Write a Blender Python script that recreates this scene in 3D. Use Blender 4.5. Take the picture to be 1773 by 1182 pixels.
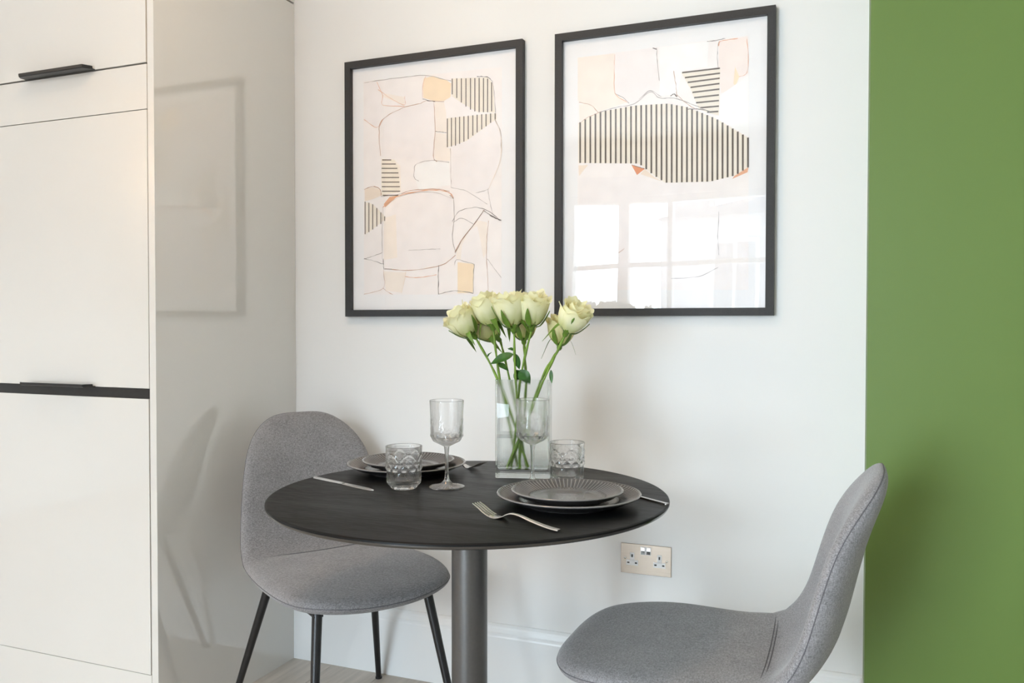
import bpy, bmesh, math, random
import numpy as np
from mathutils import Vector, Matrix
random.seed(7)
PI = math.pi
S = bpy.context.scene
COL = S.collection
for o in list(bpy.data.objects): bpy.data.objects.remove(o, do_unlink=True)

# ------------------------------------------------------------------ camera
F_PX, YAW, PITCH, ROLL = 1456.5, -0.381, -0.0212, 0.0011
CAM = np.array([0.0247, -2.3737, 1.1354])
FWD = np.array([math.sin(YAW)*math.cos(PITCH), math.cos(YAW)*math.cos(PITCH), math.sin(PITCH)])
RGT = np.cross(FWD, [0, 0, 1.]); RGT /= np.linalg.norm(RGT)
UPV = np.cross(RGT, FWD)
RGT, UPV = RGT*math.cos(ROLL)+UPV*math.sin(ROLL), UPV*math.cos(ROLL)-RGT*math.sin(ROLL)
cd = bpy.data.cameras.new('camera')
cd.sensor_fit = 'HORIZONTAL'; cd.sensor_width = 36.0
cd.lens = F_PX*36.0/1773.0
cd.clip_start = 0.05; cd.clip_end = 200
cam = bpy.data.objects.new('camera', cd); COL.objects.link(cam)
cam.matrix_world = Matrix(((RGT[0], UPV[0], -FWD[0], CAM[0]), (RGT[1], UPV[1], -FWD[1], CAM[1]),
                           (RGT[2], UPV[2], -FWD[2], CAM[2]), (0, 0, 0, 1)))
S.camera = cam

# ------------------------------------------------------------------ light
SKY = 33.0
LAMP = 44.0
DOME = 30.0
world = bpy.data.worlds.new('overcast_sky'); S.world = world
world.use_nodes = True
bg = world.node_tree.nodes['Background']
bg.inputs['Color'].default_value = (0.75, 0.87, 1.0, 1)
bg.inputs['Strength'].default_value = SKY
WIN = (-2.25, -0.50, 0.10, 2.19)      # window opening x0, x1, z0, z1 in the wall behind the camera
WALL_F = -4.5                          # inner face of that wall
pl = bpy.data.lights.new('window_portal', 'AREA'); pl.shape = 'RECTANGLE'
pl.size = WIN[1]-WIN[0]; pl.size_y = WIN[3]-WIN[2]; pl.cycles.is_portal = True
po = bpy.data.objects.new('window_portal', pl); COL.objects.link(po)
po.location = ((WIN[0]+WIN[1])/2, WALL_F-0.02, (WIN[2]+WIN[3])/2); po.rotation_euler = (PI/2, 0, 0)
S.view_settings.view_transform = 'Standard'; S.view_settings.look = 'None'
S.view_settings.gamma = 1.0; S.view_settings.use_curve_mapping = False
S.view_settings.exposure = -0.15

# ------------------------------------------------------------------ pixel helpers
def ray(x, y): return FWD*F_PX + RGT*(x-886.5) - UPV*(y-591)
def at_z(x, y, z): d = ray(x, y); return Vector(CAM + d*((z-CAM[2])/d[2]))
def at_y(x, y, Y): d = ray(x, y); return Vector(CAM + d*((Y-CAM[1])/d[1]))

# ------------------------------------------------------------------ materials
def srgb(r, g, b):
    f = lambda c: (c/255/12.92) if c/255 <= .04045 else ((c/255+.055)/1.055)**2.4
    return (f(r), f(g), f(b))
def mat(name, col, rough=.5, metal=0., noise=0., nscale=30., bump=0., bscale=200., stretch=None, coat=0., ior=1.5, sheen=0., rotz=0., rnoise=0.):
    m = bpy.data.materials.new(name); m.use_nodes = True
    nt = m.node_tree; N = nt.nodes; L = nt.links
    b = N['Principled BSDF']
    b.inputs['Base Color'].default_value = (*col, 1); b.inputs['Roughness'].default_value = rough
    b.inputs['Metallic'].default_value = metal; b.inputs['IOR'].default_value = ior
    b.inputs['Coat Weight'].default_value = coat; b.inputs['Coat Roughness'].default_value = .015; b.inputs['Coat IOR'].default_value = 1.6
    b.inputs['Sheen Weight'].default_value = sheen
    tc = N.new('ShaderNodeTexCoord'); mp = N.new('ShaderNodeMapping')
    L.new(tc.outputs['Object'], mp.inputs['Vector'])
    mp.inputs['Rotation'].default_value = (0, 0, rotz)
    if stretch: mp.inputs['Scale'].default_value = stretch
    if noise:
        n = N.new('ShaderNodeTexNoise'); n.inputs['Scale'].default_value = nscale; n.inputs['Detail'].default_value = 6
        L.new(mp.outputs[0], n.inputs['Vector'])
        r = N.new('ShaderNodeMix'); r.data_type = 'RGBA'
        lo = tuple(max(0, c*(1-noise)) for c in col); hi = tuple(min(1, c*(1+noise)) for c in col)
        r.inputs[6].default_value = (*lo, 1); r.inputs[7].default_value = (*hi, 1)
        mr = N.new('ShaderNodeMapRange'); mr.inputs[1].default_value = .3; mr.inputs[2].default_value = .7
        L.new(n.outputs['Fac'], mr.inputs[0]); L.new(mr.outputs[0], r.inputs[0]); L.new(r.outputs[2], b.inputs['Base Color'])
        if rnoise:
            m2 = N.new('ShaderNodeMapRange'); m2.inputs[3].default_value = rough-rnoise; m2.inputs[4].default_value = rough+rnoise
            L.new(n.outputs['Fac'], m2.inputs[0]); L.new(m2.outputs[0], b.inputs['Roughness'])
    if bump:
        n2 = N.new('ShaderNodeTexNoise'); n2.inputs['Scale'].default_value = bscale; n2.inputs['Detail'].default_value = 4
        L.new(mp.outputs[0], n2.inputs['Vector'])
        bp = N.new('ShaderNodeBump'); bp.inputs['Strength'].default_value = bump; bp.inputs['Distance'].default_value = .002
        L.new(n2.outputs['Fac'], bp.inputs['Height']); L.new(bp.outputs[0], b.inputs['Normal'])
    return m
def glass_mat(name, col, ior=1.5, clear=0.0):
    m = bpy.data.materials.new(name); m.use_nodes = True
    nt = m.node_tree; N = nt.nodes; L = nt.links
    N.remove(N['Principled BSDF']); g = N.new('ShaderNodeBsdfGlass')
    g.inputs['Color'].default_value = (*col, 1); g.inputs['Roughness'].default_value = 0; g.inputs['IOR'].default_value = ior
    out = N['Material Output']
    if clear:
        t = N.new('ShaderNodeBsdfTransparent'); t.inputs['Color'].default_value = (*col, 1); x = N.new('ShaderNodeMixShader'); x.inputs[0].default_value = clear
        L.new(g.outputs[0], x.inputs[1]); L.new(t.outputs[0], x.inputs[2]); L.new(x.outputs[0], out.inputs[0])
    else: L.new(g.outputs[0], out.inputs[0])
    return m
def pane_mat(name, col=(1, 1, 1), ior=1.5):
    m = bpy.data.materials.new(name); m.use_nodes = True
    nt = m.node_tree; N = nt.nodes; L = nt.links
    N.remove(N['Principled BSDF'])
    t = N.new('ShaderNodeBsdfTransparent'); t.inputs['Color'].default_value = (*col, 1)
    g = N.new('ShaderNodeBsdfGlossy'); g.inputs['Roughness'].default_value = 0.0
    n = N.new('ShaderNodeTexNoise'); n.inputs['Scale'].default_value = 2.2; n.inputs['Detail'].default_value = 0
    tc = N.new('ShaderNodeTexCoord'); L.new(tc.outputs['Object'], n.inputs['Vector'])
    bp = N.new('ShaderNodeBump'); bp.inputs['Strength'].default_value = .25; bp.inputs['Distance'].default_value = .01
    L.new(n.outputs['Fac'], bp.inputs['Height']); L.new(bp.outputs[0], g.inputs['Normal'])
    lw = N.new('ShaderNodeLayerWeight'); pw = N.new('ShaderNodeMath'); pw.operation = 'POWER'; pw.inputs[1].default_value = 5.0
    L.new(lw.outputs['Facing'], pw.inputs[0])
    f0 = ((ior-1)/(ior+1))**2; f = N.new('ShaderNodeMath'); f.operation = 'MULTIPLY_ADD'; f.inputs[1].default_value = 1-f0; f.inputs[2].default_value = f0
    L.new(pw.outputs[0], f.inputs[0])
    x = N.new('ShaderNodeMixShader'); L.new(f.outputs[0], x.inputs[0]); L.new(t.outputs[0], x.inputs[1]); L.new(g.outputs[0], x.inputs[2])
    L.new(x.outputs[0], N['Material Output'].inputs[0])
    return m
def fabric_mat(name, base):
    m = mat(name, base, .92, sheen=.25)
    nt = m.node_tree; N = nt.nodes; L = nt.links; b = N['Principled BSDF']
    tc = N.new('ShaderNodeTexCoord')
    def noise(scale, st, det=3):
        mp = N.new('ShaderNodeMapping'); mp.inputs['Scale'].default_value = st; L.new(tc.outputs['Object'], mp.inputs[0])
        n = N.new('ShaderNodeTexNoise'); n.inputs['Scale'].default_value = scale; n.inputs['Detail'].default_value = det; L.new(mp.outputs[0], n.inputs['Vector']); return n
    n1 = noise(650, (1, 1, .25)); n2 = noise(650, (.45, .25, 1)); n3 = noise(14, (1, 1, 1))
    ad = N.new('ShaderNodeMath'); ad.operation = 'ADD'; L.new(n1.outputs[0], ad.inputs[0]); L.new(n2.outputs[0], ad.inputs[1])
    ad2 = N.new('ShaderNodeMath'); ad2.operation = 'MULTIPLY_ADD'; L.new(n3.outputs[0], ad2.inputs[0]); ad2.inputs[1].default_value = .25; L.new(ad.outputs[0], ad2.inputs[2])
    cr = N.new('ShaderNodeMapRange'); cr.inputs[1].default_value = .75; cr.inputs[2].default_value = 1.5
    L.new(ad2.outputs[0], cr.inputs[0])
    mx = N.new('ShaderNodeMix'); mx.data_type = 'RGBA'
    mx.inputs[6].default_value = (*[c*.45 for c in base], 1); mx.inputs[7].default_value = (*[min(1, c*1.6) for c in base], 1)
    L.new(cr.outputs[0], mx.inputs[0]); L.new(mx.outputs[2], b.inputs['Base Color'])
    bp = N.new('ShaderNodeBump'); bp.inputs['Strength'].default_value = .35; bp.inputs['Distance'].default_value = .001
    L.new(ad.outputs[0], bp.inputs['Height']); L.new(bp.outputs[0], b.inputs['Normal'])
    return m
def emit_mat(name, col, s):
    m = bpy.data.materials.new(name); m.use_nodes = True
    b = m.node_tree.nodes['Principled BSDF']; b.inputs['Base Color'].default_value = (*col, 1)
    b.inputs['Emission Color'].default_value = (*col, 1); b.inputs['Emission Strength'].default_value = s
    return m
def petal_mat(name, lo, hi):
    m = bpy.data.materials.new(name); m.use_nodes = True
    nt = m.node_tree; N = nt.nodes; L = nt.links; b = N['Principled BSDF']
    tc = N.new('ShaderNodeTexCoord'); sp = N.new('ShaderNodeSeparateXYZ'); L.new(tc.outputs['Object'], sp.inputs[0])
    n = N.new('ShaderNodeTexNoise'); n.inputs['Scale'].default_value = 60; L.new(tc.outputs['Object'], n.inputs['Vector'])
    mr = N.new('ShaderNodeMapRange'); mr.inputs[1].default_value = 0.0; mr.inputs[2].default_value = .05; L.new(sp.outputs['Z'], mr.inputs[0])
    ad = N.new('ShaderNodeMath'); ad.operation = 'MULTIPLY_ADD'; L.new(n.outputs[0], ad.inputs[0]); ad.inputs[1].default_value = .5; L.new(mr.outputs[0], ad.inputs[2]); ad.use_clamp = True
    mx = N.new('ShaderNodeMix'); mx.data_type = 'RGBA'; mx.inputs[6].default_value = (*lo, 1); mx.inputs[7].default_value = (*hi, 1)
    L.new(ad.outputs[0], mx.inputs[0]); L.new(mx.outputs[2], b.inputs['Base Color']); b.inputs['Roughness'].default_value = .55
    t = N.new('ShaderNodeBsdfTranslucent'); L.new(mx.outputs[2], t.inputs['Color'])
    x = N.new('ShaderNodeMixShader'); x.inputs[0].default_value = .35
    L.new(b.outputs[0], x.inputs[1]); L.new(t.outputs[0], x.inputs[2]); L.new(x.outputs[0], N['Material Output'].inputs[0])
    return m

M = dict(
    wall=mat('white_wall_paint', (.80, .79, .77), .55, bump=.04, bscale=90),
    green=mat('green_wall_paint', srgb(94, 118, 50), .5, bump=.04, bscale=90),
    ceiling=mat('ceiling_paint', (.84, .83, .81), .8, bump=.03, bscale=60),
    trim=mat('white_trim_gloss', (.83, .83, .82), .28, bump=.02, bscale=20),
    gloss=mat('cream_gloss_lacquer', (.72, .70, .66), .02, coat=1.0, ior=1.55, noise=.01, nscale=3),
    edge=mat('white_edge_banding', (.84, .83, .81), .3, noise=.01, nscale=5),
    carcass=mat('cabinet_carcass_dark', (.07, .06, .055), .6, noise=.1, nscale=10),
    black=mat('black_satin_metal', (.012, .012, .013), .38, noise=.2, nscale=60),
    legs=mat('black_powder_coat', (.010, .010, .011), .34, noise=.2, nscale=80),
    column=mat('dark_bronze_powder_coat', (.050, .046, .043), .36, ior=1.9, noise=.12, nscale=140, bump=.05, bscale=600),
    frame=mat('black_stained_oak', (.020, .019, .019), .45, noise=.45, nscale=30, stretch=(8, 8, 60), bump=.3, bscale=60),
    frame_h=mat('black_stained_oak_across', (.020, .019, .019), .45, noise=.45, nscale=30, stretch=(60, 8, 8), bump=.3, bscale=60),
    paper=mat('white_paper', (.90, .88, .875), .85, noise=.01, nscale=20),
    socket_metal=mat('brushed_nickel', (.40, .335, .275), .33, 1., noise=.05, nscale=20, stretch=(.2, 1, 30)),
    chrome=mat('polished_chrome', (.85, .83, .80), .08, 1., noise=.01, nscale=20),
    steel=mat('stainless_steel', (.60, .585, .57), .26, 1., noise=.05, nscale=40),
    plastic=mat('white_plastic', (.80, .79, .78), .35, noise=.01, nscale=30),
    hole=mat('black_socket_hole', (.01, .01, .01), .6, noise=.1, nscale=30),
    plate=mat('charcoal_glazed_stoneware', (.105, .098, .095), .2, noise=.12, nscale=50, coat=.3),
    fabric=fabric_mat('grey_woven_fabric', (.222, .212, .216)),
    thread=mat('dark_grey_thread', (.125, .12, .128), .9, noise=.2, nscale=300),
    stem=mat('green_rose_stem', srgb(116, 146, 50), .5, noise=.25, nscale=60),
    leaf=mat('dark_green_leaf', srgb(48, 92, 30), .38, noise=.3, nscale=60, bump=.2, bscale=120),
    sepal=mat('green_sepal', srgb(98, 128, 42), .5, noise=.25, nscale=80),
    petal=petal_mat('cream_rose_petal', srgb(212, 220, 112), srgb(254, 251, 214)),
    petal2=petal_mat('pale_yellow_rose_petal', srgb(204, 212, 96), srgb(252, 244, 190)),
    crystal=glass_mat('clear_pressed_glass', (1, 1, 1), 1.5, .28),
    vase=glass_mat('clear_vase_glass', (.985, .995, .99), 1.45, .4),
    water=glass_mat('vase_water', (.99, 1, .995), 1.33, .4),
    pane=pane_mat('picture_glass', (1, 1, 1), 1.45),
    window_pane=pane_mat('window_glass', (.97, .98, .97), 1.45),
    render=mat('grey_stucco', (.15, .145, .15), .9, noise=.06, nscale=3),
    house_trim=mat('grey_window_trim', (.24, .235, .23), .6, noise=.05, nscale=8),
    slate=mat('grey_slate_roof', (.05, .05, .06), .8, noise=.3, nscale=5),
    dome=emit_mat('warm_opal_dome', (1.0, .68, .40), DOME),
    lamp=emit_mat('warm_opal_glass', (1.0, .68, .40), LAMP),
)
def wood_top():
    m = mat('black_stained_ash_top', (.012, .012, .012), .36, ior=1.20)
    nt = m.node_tree; N = nt.nodes; L = nt.links; b = N['Principled BSDF']
    tc = N.new('ShaderNodeTexCoord'); mp = N.new('ShaderNodeMapping'); mp.inputs['Rotation'].default_value = (0, 0, .36); mp.inputs['Scale'].default_value = (1.0, 7, 1)
    L.new(tc.outputs['Object'], mp.inputs[0])
    n0 = N.new('ShaderNodeTexNoise'); n0.inputs['Scale'].default_value = 2.2; n0.inputs['Detail'].default_value = 2; L.new(mp.outputs[0], n0.inputs['Vector'])
    w = N.new('ShaderNodeTexWave'); w.wave_type = 'BANDS'; w.bands_direction = 'Y'; w.inputs['Scale'].default_value = 1.6; w.inputs['Distortion'].default_value = 9; w.inputs['Detail'].default_value = 4; w.inputs['Detail Scale'].default_value = 1.2
    L.new(mp.outputs[0], w.inputs['Vector'])
    n1 = N.new('ShaderNodeTexNoise'); n1.inputs['Scale'].default_value = 26; n1.inputs['Detail'].default_value = 6; L.new(mp.outputs[0], n1.inputs['Vector'])
    mx = N.new('ShaderNodeMath'); mx.operation = 'MULTIPLY'; L.new(n0.outputs[0], mx.inputs[0]); L.new(n1.outputs[0], mx.inputs[1])
    mr = N.new('ShaderNodeMapRange'); mr.inputs[1].default_value = .12; mr.inputs[2].default_value = .42; L.new(mx.outputs[0], mr.inputs[0])
    c = N.new('ShaderNodeMix'); c.data_type = 'RGBA'; c.inputs[6].default_value = (.007, .007, .007, 1); c.inputs[7].default_value = (.0125, .012, .0118, 1)
    L.new(mr.outputs[0], c.inputs[0]); L.new(c.outputs[2], b.inputs['Base Color'])
    r = N.new('ShaderNodeMapRange'); r.inputs[3].default_value = .34; r.inputs[4].default_value = .5; L.new(mr.outputs[0], r.inputs[0]); L.new(r.outputs[0], b.inputs['Roughness'])
    bp = N.new('ShaderNodeBump'); bp.inputs['Strength'].default_value = .15; bp.inputs['Distance'].default_value = .0005; L.new(mr.outputs[0], bp.inputs['Height']); L.new(bp.outputs[0], b.inputs['Normal'])
    return m
M['top'] = wood_top()
M['rim'] = mat('black_lacquered_rim', (.012, .010, .009), .13, noise=.1, nscale=40, ior=2.0)
M['plank'] = [mat('pale_oak_plank_%s' % w, c, .42, noise=.13, nscale=6, stretch=(9, .7, 1), bump=.06, bscale=40)
              for w, c in (('light', (.56, .49, .42)), ('mid', (.51, .44, .37)), ('grey', (.54, .48, .42)))]

# ------------------------------------------------------------------ mesh helpers
def tag(o, label=None, cat=None, group=None, kind=None):
    for k, v in (('label', label), ('category', cat), ('group', group), ('kind', kind)):
        if v: o[k] = v
    return o
def empty(name, loc=(0, 0, 0), rotz=0.):
    o = bpy.data.objects.new(name, None); COL.objects.link(o); o.location = loc; o.rotation_euler = (0, 0, rotz)
    o.empty_display_size = .05
    return o
def link(name, me, parent=None, loc=(0, 0, 0)):
    o = bpy.data.objects.new(name, me); COL.objects.link(o); o.location = loc
    if parent: o.parent = parent
    return o
def mesh(name, V, Fc, m, smooth=False, sharp=None):
    me = bpy.data.meshes.new(name); me.from_pydata([tuple(v) for v in V], [], Fc)
    for x in (m if isinstance(m, (list, tuple)) else [m]): me.materials.append(x)
    bm = bmesh.new(); bm.from_mesh(me); bmesh.ops.recalc_face_normals(bm, faces=bm.faces)
    if smooth:
        for f in bm.faces: f.smooth = True
        if sharp:
            for e in bm.edges:
                if len(e.link_faces) == 2 and e.calc_face_angle(0) > sharp: e.smooth = False
    bm.to_mesh(me); bm.free()
    return me
def obj(name, V, Fc, m, parent=None, smooth=False, sharp=None, loc=(0, 0, 0)):
    return link(name, mesh(name, V, Fc, m, smooth, sharp), parent, loc)
def boxes_mesh(name, bs, m, bev=0.):
    bm = bmesh.new()
    for (x0, x1, y0, y1, z0, z1) in bs:
        r = bmesh.ops.create_cube(bm, size=1.0)
        for v in r['verts']:
            v.co = Vector(((x0+x1)/2+v.co.x*(x1-x0), (y0+y1)/2+v.co.y*(y1-y0), (z0+z1)/2+v.co.z*(z1-z0)))
    if bev:
        bmesh.ops.bevel(bm, geom=list(bm.edges), offset=bev, segments=2, affect='EDGES', profile=.5)
    me = bpy.data.meshes.new(name); bm.to_mesh(me); bm.free(); me.materials.append(m)
    return me
def box(name, b, m, parent=None, bev=0., loc=(0, 0, 0)): return link(name, boxes_mesh(name, [b], m, bev), parent, loc)
def boxes(name, bs, m, parent=None, bev=0.): return link(name, boxes_mesh(name, bs, m, bev), parent)
def lathe_geo(prof, n=48, mod=None, closed=True):
    """prof: list of (r, z); mod(i, theta, r, z) -> (r, z). poles where r == 0"""
    V, Fc, rows = [], [], []
    for i, (r, z) in enumerate(prof):
        if r < 1e-9: rows.append([len(V)]); V.append((0, 0, z)); continue
        row = []
        for k in range(n):
            t = 2*PI*k/n; rr, zz = (r, z) if mod is None else mod(i, t, r, z)
            row.append(len(V)); V.append((rr*math.cos(t), rr*math.sin(t), zz))
        rows.append(row)
    for a, b in zip(rows[:-1], rows[1:]):
        for k in range(n):
            k2 = (k+1) % n
            if len(a) == 1 and len(b) == 1: continue
            if len(a) == 1: Fc.append((a[0], b[k], b[k2]))
            elif len(b) == 1: Fc.append((a[k], a[k2], b[0]))
            else: Fc.append((a[k], a[k2], b[k2], b[k]))
    return V, Fc
def spline(P, n):
    P = [Vector(p) for p in P]; out = []
    m = len(P)-1
    for k in range(n+1):
        x = min(k/n*m, m-1e-6); i = int(x); u = x-i
        p1, p2 = P[i], P[i+1]; p0 = P[i-1] if i > 0 else 2*p1-p2; p3 = P[i+2] if i+2 <= m else 2*p2-p1
        out.append(.5*(2*p1+(p2-p0)*u+(2*p0-5*p1+4*p2-p3)*u*u+(3*p1-p0-3*p2+p3)*u**3))
    return out
def tube_geo(P, rad, n=8, close=False, cap=True):
    P = [Vector(p) for p in P]; V, Fc = [], []; m = len(P)
    R = rad if callable(rad) else (lambda t: rad)
    up = Vector((0, 0, 1)); prev = None
    for i, p in enumerate(P):
        d = (P[(i+1) % m]-P[i-1]) if close else (P[min(i+1, m-1)]-P[max(i-1, 0)])
        d.normalize()
        if prev is None: a = d.cross(up if abs(d.z) < .9 else Vector((1, 0, 0))).normalized()
        else: a = (prev - d*prev.dot(d)).normalized()
        prev = a; b = d.cross(a); r = R(i/(m-1))
        for k in range(n):
            t = 2*PI*k/n; V.append(p+a*(r*math.cos(t))+b*(r*math.sin(t)))
    for i in range(m if close else m-1):
        j = (i+1) % m
        for k in range(n):
            k2 = (k+1) % n; Fc.append((i*n+k, i*n+k2, j*n+k2, j*n+k))
    if cap and not close:
        Fc.append(tuple(range(n))[::-1]); Fc.append(tuple((m-1)*n+k for k in range(n)))
    return V, Fc
def tube(name, P, rad, m, parent=None, n=8, close=False, loc=(0, 0, 0)):
    V, Fc = tube_geo(P, rad, n, close); return obj(name, V, Fc, m, parent, True, .9, loc)
def struct(o, label=None, cat=None): return tag(o, label, cat, kind='structure')

# ------------------------------------------------------------------ the room
XL, XR, YF, H = -4.6, 2.2, WALL_F, 2.65
BX, BY = 0.066, -0.20                # green chimney breast: left edge, front face
CX = -1.715                          # face of the cabinet side panel
struct(box('wall_back', (XL-.1, XR+.1, 0, .1, -.05, H+.05), M['wall']), 'white painted wall behind the table with two framed prints', 'wall')
struct(box('wall_breast', (BX, 1.55, BY, 0, 0, H), M['green']), 'green painted chimney breast at the right behind the chair', 'wall')
struct(box('wall_left', (XL-.1, XL, YF-.2, 0, -.05, H+.05), M['wall']), 'white side wall beyond the cabinet', 'wall')
struct(box('wall_right', (XR, XR+.1, YF-.2, 0, -.05, H+.05), M['wall']), 'white side wall beyond the green chimney breast', 'wall')
struct(boxes('wall_front', [(XL, WIN[0], YF-.2, YF, -.05, H+.05), (WIN[1], XR, YF-.2, YF, -.05, H+.05),
       (WIN[0], WIN[1], YF-.2, YF, -.05, WIN[2]), (WIN[0], WIN[1], YF-.2, YF, WIN[3], H+.05)], M['wall']), 'white wall with the window opening', 'wall')
struct(box('ceiling', (XL-.1, XR+.1, YF-.2, .1, H, H+.1), M['ceiling']), 'white painted ceiling', 'ceiling')
fl = struct(box('floor', (XL-.1, XR+.1, YF-.2, .1, -.06, -.008), M['carcass']), 'pale oak plank floor', 'floor')
PW = .19; i = 0; x = XL
while x < XR-.01:
    x1 = min(x+PW, XR); y = YF+.0; first = True
    while y < -.01:
        ln = random.uniform(.5, 1.9) if first else 1.9
        first = False; y1 = min(y+ln, 0)
        if y1 > -.15: y1 = 0
        box('plank', (x+.0008, x1-.0008, y+.0008, y1-.0008, -.008, 0), random.choice(M['plank']), fl)
        y = y1
    x = x1
# skirting: an extruded moulded profile (out from the wall, height)
SK = [(0, 0), (.018, 0), (.018, .175), (.0165, .180), (.0165, .186), (.014, .190), (.010, .200), (.009, .206), (.005, .213), (0, .2145)]
def skirting(name, path):
    P = [Vector((p[0], p[1], 0)) for p in path]; V, Fc = [], []; n = len(SK)
    for i, p in enumerate(P):
        da = (P[i]-P[i-1]).normalized() if i > 0 else None; db = (P[i+1]-P[i]).normalized() if i < len(P)-1 else None
        na = Vector((da.y, -da.x, 0)) if da else None; nb = Vector((db.y, -db.x, 0)) if db else None
        nn = na or nb
        if na and nb: nn = (na+nb); nn = nn/nn.dot(na)
        for (o_, z) in SK: V.append(p+nn*o_+Vector((0, 0, z)))
    for i in range(len(P)-1):
        for k in range(n-1): Fc.append((i*n+k, (i+1)*n+k, (i+1)*n+k+1, i*n+k+1))
    Fc.append(tuple(range(n))); Fc.append(tuple(range((len(P)-1)*n, len(P)*n)))
    o = obj(name, V, Fc, M['trim']); return struct(o, 'tall moulded white skirting board along the wall', 'skirting')
skirting('baseboard_back', [(CX, 0), (BX, 0)])
skirting('baseboard_breast', [(BX, -.019), (BX, BY), (1.55, BY)])

# the window behind the camera
wn = struct(empty('window_1', ((WIN[0]+WIN[1])/2, YF-.1, WIN[2])), 'white timber sash window in the wall opposite the pictures', 'window')
ww, wh = WIN[1]-WIN[0], WIN[3]-WIN[2]
for (a, b, c, d) in [(-ww/2, -ww/2+.06, 0, wh), (ww/2-.06, ww/2, 0, wh), (-ww/2+.06, ww/2-.06, wh-.06, wh), (-ww/2+.06, ww/2-.06, 0, .06)]:
    box('window_frame', (a, b, -.05, .05, c, d), M['trim'], wn)
vx = [-ww/2+.06, -1.745-(WIN[0]+WIN[1])/2, -1.345-(WIN[0]+WIN[1])/2, ww/2-.06]
box('mullion', (vx[1]-.045, vx[1]+.045, -.05, .05, .06, wh-.06), M['trim'], wn)
box('mullion', (vx[2]-.02, vx[2]+.02, -.05, .05, .06, wh-.06), M['trim'], wn)
edges = [(vx[0], vx[1]-.045), (vx[1]+.045, vx[2]-.02), (vx[2]+.02, vx[3])]
RZ = 1.62-WIN[2]
for a, b in edges:
    box('meeting_rail', (a, b, -.03, .03, RZ-.018, RZ+.018), M['trim'], wn)
    for c, d in ((.06, RZ-.018), (RZ+.018, wh-.06)): box('pane', (a, b, -.004, .004, c, d), M['window_pane'], wn)
box('sill', (-ww/2-.05, ww/2+.05, .1, .16, -.03, 0), M['trim'], wn)

# the house across the street (only its reflection shows in the picture glass)
hs = tag(empty('terraced_house', (-1.0, -15, -4.15)), 'grey rendered house across the street reflected in the right picture', 'house')
def gable(name, x0, x1, y0, y1, z0, ze, zr, m1, m2):
    xm = (x0+x1)/2
    V = [(x0, y0, z0), (x1, y0, z0), (x1, y0, ze), (x0, y0, ze), (x0, y1, z0), (x1, y1, z0), (x1, y1, ze), (x0, y1, ze)]
    obj(name, V, [(0, 1, 2, 3), (4, 5, 6, 7), (0, 4, 7, 3), (1, 5, 6, 2), (0, 1, 5, 4), (3, 2, 6, 7)], m1, hs)
    V = [(x0-.1, y0-.1, ze), (x1+.1, y0-.1, ze), (xm, y0-.1, zr), (x0-.1, y1+.1, ze), (x1+.1, y1+.1, ze), (xm, y1+.1, zr)]
    obj('roof', V, [(0, 1, 2), (3, 4, 5), (0, 3, 5, 2), (1, 4, 5, 2), (0, 1, 4, 3)], m2, hs)
gable('house_wall', -2.6, 8, -6, 0, 0, 7.4, 8.3, M['render'], M['slate'])
box('chimney_stack', (-2.45, -1.75, -1.5, -.6, 7.3, 8.9), M['render'], hs)
for wx in (-1.1, 1.2, 3.4, 5.6):
    w_ = box('window', (wx-.45, wx+.45, -.02, .03, 5.6, 6.9), M['house_trim'], hs)
    box('pane', (wx-.38, wx-.03, .03, .04, 5.68, 6.82), M['slate'], w_); box('pane', (wx+.03, wx+.38, .03, .04, 5.68, 6.82), M['slate'], w_)

# pendant lamps, out of the frame: the room's own warm light
def pendant(x, y, z, label):
    t = tag(empty('pendant_lamp', (x, y, z)), label, 'lamp')
    tube('cord', [(0, 0, .12), (0, 0, H-z-.02)], .003, M['black'], t)
    V, Fc = lathe_geo([(0, H-z-.03), (.05, H-z-.03), (.05, H-z), (0, H-z)], 24); obj('ceiling_rose', V, Fc, M['black'], t)
    V, Fc = lathe_geo([(0, -.13)]+[(.13*math.cos(a), .13*math.sin(a)) for a in np.linspace(-1.45, 1.35, 14)]+[(.02, .128)], 32)
    obj('globe_shade', V, Fc, M['lamp'], t, True)
    V, Fc = lathe_geo([(0, .165), (.022, .16), (.028, .12), (0, .12)], 24); obj('cap', V, Fc, M['black'], t)
cl = tag(empty('ceiling_lamp', (-1.15, -1.2, H)), 'opal dome lamp flush on the ceiling above the table', 'lamp')
V, Fc = lathe_geo([(0, 0), (.19, 0), (.19, -.02), (0, -.02)], 48); obj('base_plate', V, Fc, M['plastic'], cl)
V, Fc = lathe_geo([(.18, -.021)]+[(.18*math.cos(a), -.021-.07*math.sin(a)) for a in np.linspace(.1, 1.45, 12)]+[(0, -.091)], 48); obj('dome_shade', V, Fc, M['dome'], cl, True)
pendant(-4.25, -3.9, 2.2, 'opal globe pendant lamp hanging far left by the window wall')

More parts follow.
